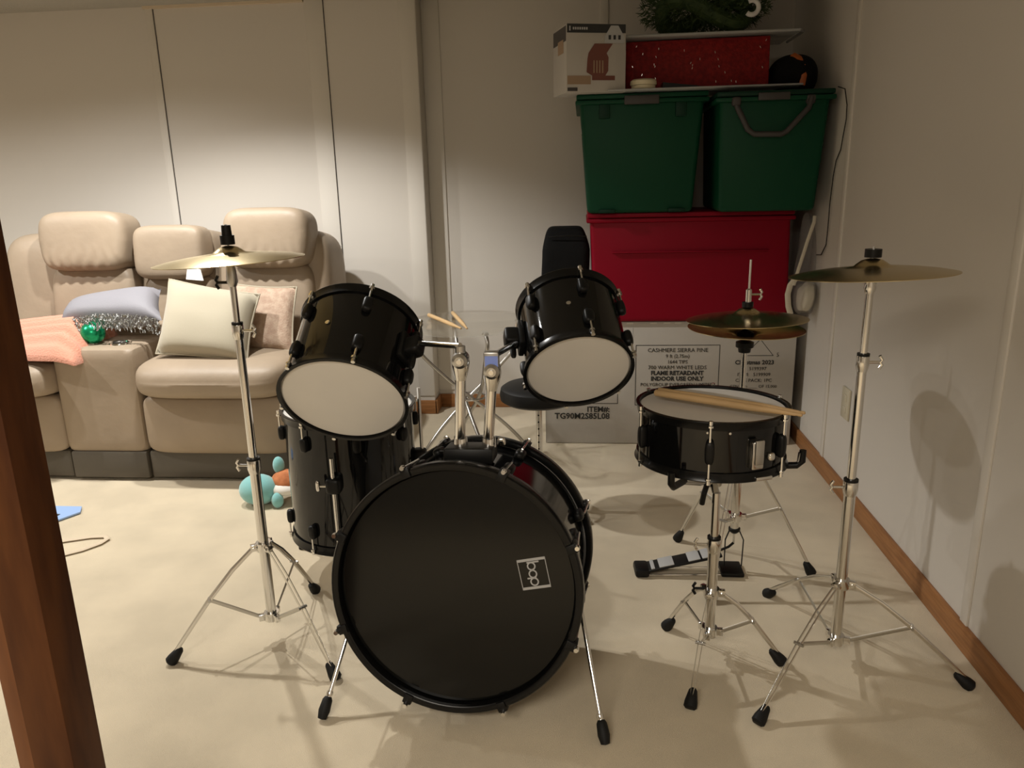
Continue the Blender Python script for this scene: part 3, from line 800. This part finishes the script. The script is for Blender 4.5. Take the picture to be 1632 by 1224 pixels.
# drumsticks
def stick(label, a, b_, loc=None, tip_at_b=True, cat='drumstick', group=None):
    a = Vector(a); b_ = Vector(b_); L = (b_-a).length
    t = thing('drumstick', label, cat, a, group)
    B().lathe([(0, 0), (.006, .0005), (.0088, .003), (.009, L*.3), (.0085, L*.72), (.004, L*.955), (.003, L*.965), (.0042, L*.98), (.0035, L*.995), (0, L)], frame(a, b_), 12).build('stick_body', STICK, t, 50)
    return t
stick('light wooden drumstick on the snare head, nearer of the pair', (.182, 1.888, .696), (.494, 1.701, .696))
stick('light wooden drumstick on the snare head, farther of the pair', (.192, 1.906, .696), (.505, 1.718, .696))
stick('light wooden drumstick lying long across the glass table top', (-.670, 3.29, .652), (-.478, 2.975, .652))
stick('short-looking drumstick pointing away on the glass table top', (-.572, 3.34, .652), (-.452, 2.96, .654))

# throne
t = thing('drum_throne', 'round black padded drum throne behind the right tom', 'stool', (-.158, 2.70, 0))
M = Matrix.Translation((-.158, 2.70, 0))
B().lathe([(0, .435), (.125, .435), (.140, .445), (.143, .465), (.138, .485), (.125, .494), (.06, .497), (0, .498)], M, 56).build('seat', VINYL, t)
B().lathe([(0, .18), (.011, .18), (.011, .44), (0, .44)], M, 18).build('post', CHROME, t)
for k in range(9): B().lathe([(0, 0), (.0035, 0), (0, .001)], Matrix.Translation((-.160, 2.689, .20+.026*k)) @ Matrix.Rotation(PI/2, 4, 'X'), 8).build('post_hole', BLACK, t)
B().lathe([(0, .05), (.0145, .05), (.0145, .21), (0, .21)], M, 18).build('sleeve', CHROME, t)
tripod(t, -.158, 2.70, [(-.37, 2.63), (.03, 2.58), (-.15, 2.93)], .19, .07, rad=.0145)

# glass table
gx, gy, gz = -.475, 3.17, .640
t = thing('glass_side_table', 'round glass side table with crossing bent metal legs, behind the toms', 'table', (gx, gy, 0))
B().lathe([(0, gz-.006), (.290, gz-.006), (.297, gz-.003), (.297, gz), (.290, gz+.003), (0, gz+.003)], Matrix.Translation((gx, gy, 0)), 72).build('glass_top', GLASS, t)
for k, a in enumerate((R(25), R(115), R(205), R(295))):
    d = Vector((math.cos(a), math.sin(a), 0)); s_ = Vector((-d.y, d.x, 0))
    c = Vector((gx, gy, 0))
    pts = [c+d*.22+Vector((0, 0, gz-.010)), c+d*.245+Vector((0, 0, gz-.05)), c+d*.21+Vector((0, 0, .52)), c+d*.10+s_*.02+Vector((0, 0, .40)), c-d*.01+s_*.03+Vector((0, 0, .30)),
           c-d*.13+s_*.02+Vector((0, 0, .19)), c-d*.22+Vector((0, 0, .09)), c-d*.255+Vector((0, 0, .03)), c-d*.235+Vector((0, 0, .009))]
    # smooth the polyline
    sm = []
    for i in range(len(pts)-1):
        p0 = pts[max(i-1, 0)]; p1 = pts[i]; p2 = pts[i+1]; p3 = pts[min(i+2, len(pts)-1)]
        for q in range(5):
            u = q/5
            sm.append(.5*((2*p1)+(p2-p0)*u+(2*p0-5*p1+4*p2-p3)*u*u+(3*p1-p0-3*p2+p3)*u**3))
    sm.append(pts[-1])
    B().path(sm, .008, 10).build('leg', DCHROME, t)
    B().lathe([(0, 0), (.014, 0), (.014, .006), (0, .006)], Matrix.Translation(pts[0]+Vector((0, 0, -.003))), 14).build('glass_pad', DCHROME, t)
B().path([(gx+.225*math.cos(2*PI*k/40), gy+.225*math.sin(2*PI*k/40), .012) for k in range(40)], .008, 10, True).build('floor_ring', DCHROME, t)
B().path([(gx+.06*math.cos(2*PI*k/24), gy+.06*math.sin(2*PI*k/24), .315) for k in range(24)], .005, 8, True).build('centre_ring', DCHROME, t)

# ------------------------------------------------------------------ stack in the corner
t = thing('tree_carton', 'large white printed carton on the carpet, bottom of the corner stack', 'box', (.39, 3.7, 0))
B().box(-.17, .953, 3.46, 3.92, .002, .583, .004).build('carton_body', CARD, t)
TX = lambda x, z, rz=0: Matrix.Translation((x, 3.4590, z)) @ Matrix.Rotation(PI/2, 4, 'X') @ Matrix.Rotation(rz, 4, 'Z')
def rect(b, x0, x1, z0, z1, wd=.003, y=3.4594):
    for q in ((x0, x1, z0, z0+wd), (x0, x1, z1-wd, z1), (x0, x0+wd, z0, z1), (x1-wd, x1, z0, z1)):
        b.box(q[0], q[1], y, y+.0008, q[2], q[3])
b = B(); rect(b, .243, .620, .19, .476); b.build('print_frame', INK, t)
z = .443
for txt, sz, bo in (('CASHMERE SIERRA PINE', .026, .0), ('9 ft (2.75m)', .023, 0), ('1644 TIPS', .023, 0), ('700 WARM WHITE LEDS', .025, .0), ('FLAME RETARDANT', .027, .0012), ('INDOOR USE ONLY', .027, .0012), ('POLYGROUP EVERGREEN LIMITED', .022, .0), ('3 YEAR LIMITED WARRANTY', .022, .0)):
    B().text(txt, sz, TX(.432, z), bo, sx=.98).build('printed_line', INK, t); z -= .0268
b = B(); rect(b, -.13, .165, .197, .44); b.build('print_frame', INK, t)
B().text('ITEM#:', .036, TX(.128, .158), .001, 'RIGHT').build('printed_line', INK, t)
B().text('TG90M2S85L08', .039, TX(.128, .124), .001, 'RIGHT').build('printed_line', INK, t)
b = B()
for p, q in (((.725, .425), (.795, .50)), ((.795, .50), (.855, .425)), ((.725, .425), (.855, .425))):
    dx, dz = q[0]-p[0], q[1]-p[1]; L = math.hypot(dx, dz)
    b.box(0, L, -.0003, .0003, -.0013, .0013, M=Matrix.Translation((p[0], 3.4595, p[1])) @ Matrix.Rotation(-math.atan2(dz, dx), 4, 'Y'))
b.build('print_triangle', INK, t)
z = .385
for txt, sz in (('Christmas 2023', .027), ('#   5199397', .022), ('ITEM:   5199909', .022), ('CASE PACK: 1PC', .022), ('CTN NO: ____ OF 15,000', .019)):
    B().text(txt, sz, TX(.775, z), .0008 if z > .38 else 0).build('printed_line', INK, t); z -= .0275
B().text('5', .026, TX(.875, .42)).build('printed_line', INK, t)
B().box(.228, .2295, 3.4592, 3.4605, .48, .583).build('carton_seam', LGREY, t)
B().box(-.1712, -.1702, 3.459, 3.461, .002, .583).build('carton_edge', INK, t)
b = B()
for x in (.20, .305, .365, .415): b.box(x, x+.03, 3.458, 3.4598, .573, .580)
b.build('staple', DCHROME, t)

def tote(name, label, cat, bot, top, z0, z1, yf_b, yf_t, dep, mt, lidm, loc, Mrot=None, ribs=0):
    t = thing(name, label, cat, loc)
    lip = .016
    B().frus((bot[0], bot[1], yf_b, yf_b+dep), (top[0]+lip, top[1]-lip, yf_t+lip, yf_t+dep+.03), z0, z1-.01, Mrot, .018).build('tub', mt, t)
    B().box(top[0], top[1], yf_t, yf_t+dep+.045, z1-.04, z1-.022, .006, Mrot).build('rim', mt, t)
    B().box(top[0]+.004, top[1]-.004, yf_t+.004, yf_t+dep+.04, z1-.020, z1, .006, Mrot).build('lid', lidm, t)
    return t
# red bin
t = tote('red_storage_bin', 'large red plastic storage bin between the carton and the green bins', 'storage bin', (.052, .902), (.018, .90), .586, 1.066, 3.44, 3.41, .42, RBIN, RBIN, (.46, 3.6, .585))
B().box(.13, .80, 3.415, 3.44, .895, .901, .002).build('moulded_ridge', RBIN, t)
# green bins
t = tote('green_storage_bin', 'green plastic storage bin, left one of the two side by side', 'storage bin', (.022, .462), (-.028, .512), 1.068, 1.545, 3.38, 3.345, .60, GBIN, GBIN, (.24, 3.58, 1.068))
for x in (.09, .40): B().box(x-.022, x+.022, 3.352, 3.372, 1.45, 1.51, .003).build('grip_slot', GBIND, t)
B().box(.17, .31, 3.335, 3.35, 1.500, 1.535, .004).build('latch', GRIP, t)
for x in (.07, .36): B().box(x, x+.07, 3.366, 3.39, 1.069, 1.085, .003).build('foot_pad', GBIND, t)
B().box(-.004, -.001, 3.47, 3.52, 1.40, 1.49).build('paper_label', WHITE, t)
Mr = Matrix.Translation((.76, 3.27, 0)) @ Matrix.Rotation(R(-1.4), 4, 'Z') @ Matrix.Translation((-.76, -3.27, 0))
t = tote('green_storage_bin', 'green plastic storage bin with a grey handle, right one by the wall', 'storage bin', (.553, .935), (.522, .978), 1.068, 1.530, 3.285, 3.25, .50, GBIN, GBIND, (.75, 3.5, 1.068), Mr)
# swinging handle
hd = [(.60, 3.262, 1.50), (.604, 3.252, 1.47), (.648, 3.246, 1.385), (.672, 3.246, 1.368), (.775, 3.240, 1.365), (.795, 3.24, 1.375), (.872, 3.236, 1.46), (.882, 3.248, 1.50)]
B().path(hd, .011, 10).build('handle', GRIP, t)
for x in (.60, .882): B().soft((x, 3.257, 1.492), (.035, .03, .035), 4, 6).build('handle_pivot', GRIP, t)
B().box(.68, .80, 3.235, 3.25, 1.492, 1.520, .004).build('latch', GRIP, t)

# things on top of the green bins
zt = 1.546
t = thing('appliance_carton', 'small white appliance carton overhanging the left green bin', 'box', (.06, 3.4, zt))
Ma = Matrix.Translation((-.062, 3.25, zt)) @ Matrix.Rotation(R(17), 4, 'Z')
B().box(0, .245, 0, .20, 0, .252, .002, Ma).build('carton_body', CARD, t)
B().box(.003, .243, -.0012, .0, .219, .251, M=Ma).build('black_band', INK, t)
b = B()
b.box(.012, .017, -.0018, -.001, .226, .243, M=Ma)
for i in range(7): b.box(.026+.009*i, .032+.009*i, -.0018, -.001, .230, .239, M=Ma)
b.build('band_lettering', LGREY, t)
b = B()
b.poly([Ma @ Vector((x_, -.0016, z_)) for x_, z_ in ((.156, .182), (.156, .205), (.182, .246), (.212, .246), (.238, .205), (.238, .182))], Ma.to_3x3() @ Vector((0, -.0008, 0)))
b.build('house_badge', LGREY, t)
b = B()
for x in (.172, .192, .212): b.box(x, x+.010, -.0032, -.0024, .195, .211, M=Ma)
b.build('badge_window', INK, t)
# printed appliance: fryer silhouette
def flatpoly(pts, y=-.0012): return [Ma @ Vector((p[0], y, p[1])) for p in pts]
nv = (Ma.to_3x3() @ Vector((0, -.0006, 0)))
pp = [(.082, .075), (.086, .125), (.09, .145), (.115, .18), (.19, .18), (.165, .145), (.173, .13), (.172, .08), (.16, .062), (.20, .062), (.20, .045), (.105, .045), (.105, .062)]
B().poly(flatpoly(pp), nv).build('printed_fryer', BROWNP, t)
b = B()
for i in range(4): b.box(.11+.012*i, .115+.012*i, -.0028, -.0019, .072, .118, M=Ma)
b.build('printed_highlight', TANP, t)
B().box(.004, .10, -.0010, .0, .03, .062, M=Ma).build('printed_food', TANP, t)
B().box(.004, .045, -.0014, .0, .005, .018, M=Ma).build('printed_strip', GRIP, t)
B().box(-.001, .0, .004, .19, .19, .245, M=Ma).build('side_band', GRIP, t)
B().box(-.0012, .0, .04, .12, .15, .20, M=Ma).build('side_print', TANP, t)

t = thing('plastic_sheet', 'flat clear plastic sheet resting across the tops of the green bins', 'sheet', (.4, 3.5, zt+.001))
B().box(.10, .86, 3.29, 3.62, zt+.002, zt+.010, .003).build('lid_panel', CLEARP2, t)
t = thing('glitter_gift_box', 'red glitter box on the green bins, under a clear lid', 'box', (.47, 3.5, zt+.01))
Mg = Matrix.Translation((.18, 3.46, zt+.011)) @ Matrix.Rotation(R(-3), 4, 'Z')
B().frus((0, .578, 0, .26), (.0, .575, 0, .26), 0, .196, Mg, .004).build('box_body', GLITTER, t)
rn = random.Random(11); b = B()
for i in range(26):
    x = rn.uniform(.02, .56); z = rn.uniform(.01, .18)
    b.box(-.0008, .0008, -.0006, .0006, -.004, .004, M=Mg @ Matrix.Translation((x, -.001, z)) @ Matrix.Rotation(rn.uniform(-.5, .5), 4, 'Y'))
b.build('glitter_flecks', CHROME, t, kind='stuff')
t = thing('clear_tray', 'wide clear plastic tray lid lying on the red glitter box', 'lid', (.52, 3.5, 1.757))
B().box(.16, .86, 3.40, 3.72, 1.758, 1.772, .004).build('tray_panel', CLEARP2, t)
B().path([(.16, 3.40, 1.765), (.86, 3.40, 1.765), (.885, 3.44, 1.765), (.885, 3.70, 1.765)], .006, 8).build('tray_rim', CLEARP2, t)
# garland
t = thing('pine_wreath', 'green artificial pine wreath at the top of the corner stack', 'wreath', (.50, 3.56, 1.775))
rn = random.Random(5); b = B()
wc = Vector((.505, 3.56, 1.885))
ang = []
for i in range(3600):
    while True:
        v = Vector((rn.uniform(-1, 1), rn.uniform(-1, 1), rn.uniform(-1, 1)))
        if .25 < v.length < 1: break
    p = wc+Vector((v.x*.265, v.y*.14, v.z*.10))
    d = (Vector((v.x, v.y, v.z)).normalized()+Vector((rn.gauss(0, .6), rn.gauss(0, .6), rn.gauss(0, .6)))).normalized()*rn.uniform(.018, .034)
    s_ = d.cross(Vector((rn.random(), rn.random(), rn.random()))).normalized()*.0022
    a1, a2, a3, a4 = p-s_, p+s_, p+d+s_*.4, p+d-s_*.4
    if min(a1.z, a3.z) < 1.776: continue
    if max(a1.z, a3.z) > CH-.01: continue
    b.bm.faces.new([b.bm.verts.new(q) for q in (a1, a2, a3, a4)])
b.build('needles', PINE, t, kind='stuff', recalc=False)
B().path([(wc.x+.17*math.cos(2*PI*k/30), wc.y+.07*math.sin(2*PI*k/30), wc.z-.02+.05*math.sin(2*PI*k/15)) for k in range(30)], .035, 8, True).build('branch_core', PINE, t)
b = B(); b.path([(wc.x-.2+.03*k, 3.425+.01*math.sin(k), wc.z+.06-.006*k+.01*math.sin(k*2.3)) for k in range(7)], .004, 6); b.build('ribbon', WHITE, t)
t = thing('white_ring', 'white plastic ring ornament hanging on the front of the wreath', 'ornament', (.675, 3.39, 1.80))
B().path([(.668+.026*math.cos(R(a)), 3.395, 1.852+.026*math.sin(R(a))) for a in range(-135, 130, 15)], .0095, 10, up=(0, 1, 0)).build('ring_body', WHITE, t)
# cream round tin
t = thing('cream_tin', 'round cream tin with a lid, in front of the red glitter box', 'tin', (.246, 3.33, zt+.01))
B().lathe([(0, 0), (.044, 0), (.048, .004), (.048, .014), (0, .014)], Matrix.Translation((.246, 3.35, zt+.011)), 32).build('tin_body', CREAMP, t)
B().lathe([(0, 0), (.051, 0), (.053, .004), (.052, .016), (.044, .022), (0, .023)], Matrix.Translation((.246, 3.35, zt+.026)), 32).build('tin_lid', CREAMP, t)
t = thing('black_wedge', 'thin black wedge-shaped case beside the cream tin', 'case', (.42, 3.38, zt+.01))
B().poly([(.325, 3.36, zt+.011), (.325, 3.36, zt+.037), (.50, 3.36, zt+.016), (.50, 3.36, zt+.011)], (0, .08, 0)).build('case_body', BLACK, t)
# black and orange helmet-like round case
t = thing('round_black_case', 'round black case with an orange stripe, right of the red glitter box', 'case', (.86, 3.50, 1.532))
def dome(v):
    v = v.copy()
    if v.z < -.6: v.z = -.6
    return v
B().soft((.865, 3.50, 1.598), (.19, .26, .175), 2.3, 14, None, dome).build('case_shell', VOID, t)
pts = []
for k in range(15):
    a = R(-5+k*12)
    pts.append((.868-.028*math.cos(a)*0-.02+.045*math.cos(a)*.6, 3.50-.128*math.sin(a)*1.0, 1.575+.085*math.sin(a) if False else 1.56+.11*math.cos(a-R(5))))
B().path([(.845, 3.43, 1.678), (.862, 3.40, 1.662), (.876, 3.38, 1.63), (.880, 3.372, 1.59), (.876, 3.375, 1.555)], .006, 8, flat=(.012, .003), up=(0, -1, .3)).build('stripe', ORANGE, t)
# dark backing behind the stack is only shade; black bag on the carton
t = thing('black_bag', 'tall black fabric bag standing left of the red bin, behind the right tom', 'bag', (-.06, 3.62, .585))
def bag(v):
    v = v.copy()
    if v.z < 0: v.x *= 1-.14*abs(v.z)
    v.x += .03*math.sin(v.z*4+v.y)
    if v.z > .55:
        k = (v.z-.55)/.45; v.x *= 1-.20*k; v.y *= 1-.25*k
    return v
B().soft((-.076, 3.60, .795), (.215, .24, .415), 9, 18, None, bag).build('bag_body', VOID, t, 30)
B().path([(-.15, 3.482, .965), (-.06, 3.474, .972), (.02, 3.482, .965)], .003, 6).build('zip', BLACK, t)
# clear bag with cream cloth, by the wall
t = thing('clear_plastic_bag', 'clear plastic bag of cream cloth squeezed between red bin and wall', 'bag', (.945, 3.40, .60))
def bagf(v):
    v = v.copy(); k = (1-v.z)/2
    v.x *= .35+.65*k**.6
    v.x += .12*math.sin(v.z*5)*(1-k)
    v.y *= .5+.5*k
    v.x += .04*noise.noise(v*3); v.y += .1*noise.noise(v*2.3+Vector((5, 0, 0)))
    return v
B().soft((.947, 3.39, .84), (.085, .16, .43), 4, 14, None, bagf).build('plastic_film', CLEARP, t)
def cl(v):
    v = v.copy(); v.x += .12*noise.noise(v*1.5); v.z += .2*noise.noise(v*1.3+Vector((3, 0, 0)))+.25*v.x; return v
B().soft((.955, 3.385, .70), (.060, .11, .115), 3, 12, None, cl).build('cloth_bundle', CLEARG, t)
B().path([(.948, 3.315, 1.045), (.944, 3.305, 1.02), (.925, 3.305, .95), (.905, 3.31, .86), (.893, 3.32, .80), (.885, 3.32, .76)], .005, 8, flat=(.007, .002), up=(0, -1, 0)).build('draw_cord', CLEARG, t)
B().path([(.893, 3.32, .79), (.872, 3.325, .76), (.866, 3.33, .72), (.872, 3.33, .67), (.885, 3.335, .635)], .008, 8, flat=(.012, .004), up=(0, -1, 0)).build('cloth_tail', CLEARG, t)
# cord hanging down the wall
t = thing('hanging_cable', 'thin black cable hanging down the right wall beside the green bin', 'cable', (.99, 3.2, 1.0))
B().path([(.975, 3.235, 1.532), (.99, 3.20, 1.52), (.993, 3.17, 1.46), (.993, 3.165, 1.41), (.993, 3.185, 1.35), (.993, 3.20, 1.30), (.993, 3.245, 1.26), (.993, 3.265, 1.20), (.993, 3.28, 1.10), (.993, 3.28, 1.0), (.993, 3.285, .93), (.990, 3.33, .885), (.985, 3.38, .88)], .0022, 6).build('cable_sheath', BLACK, t)
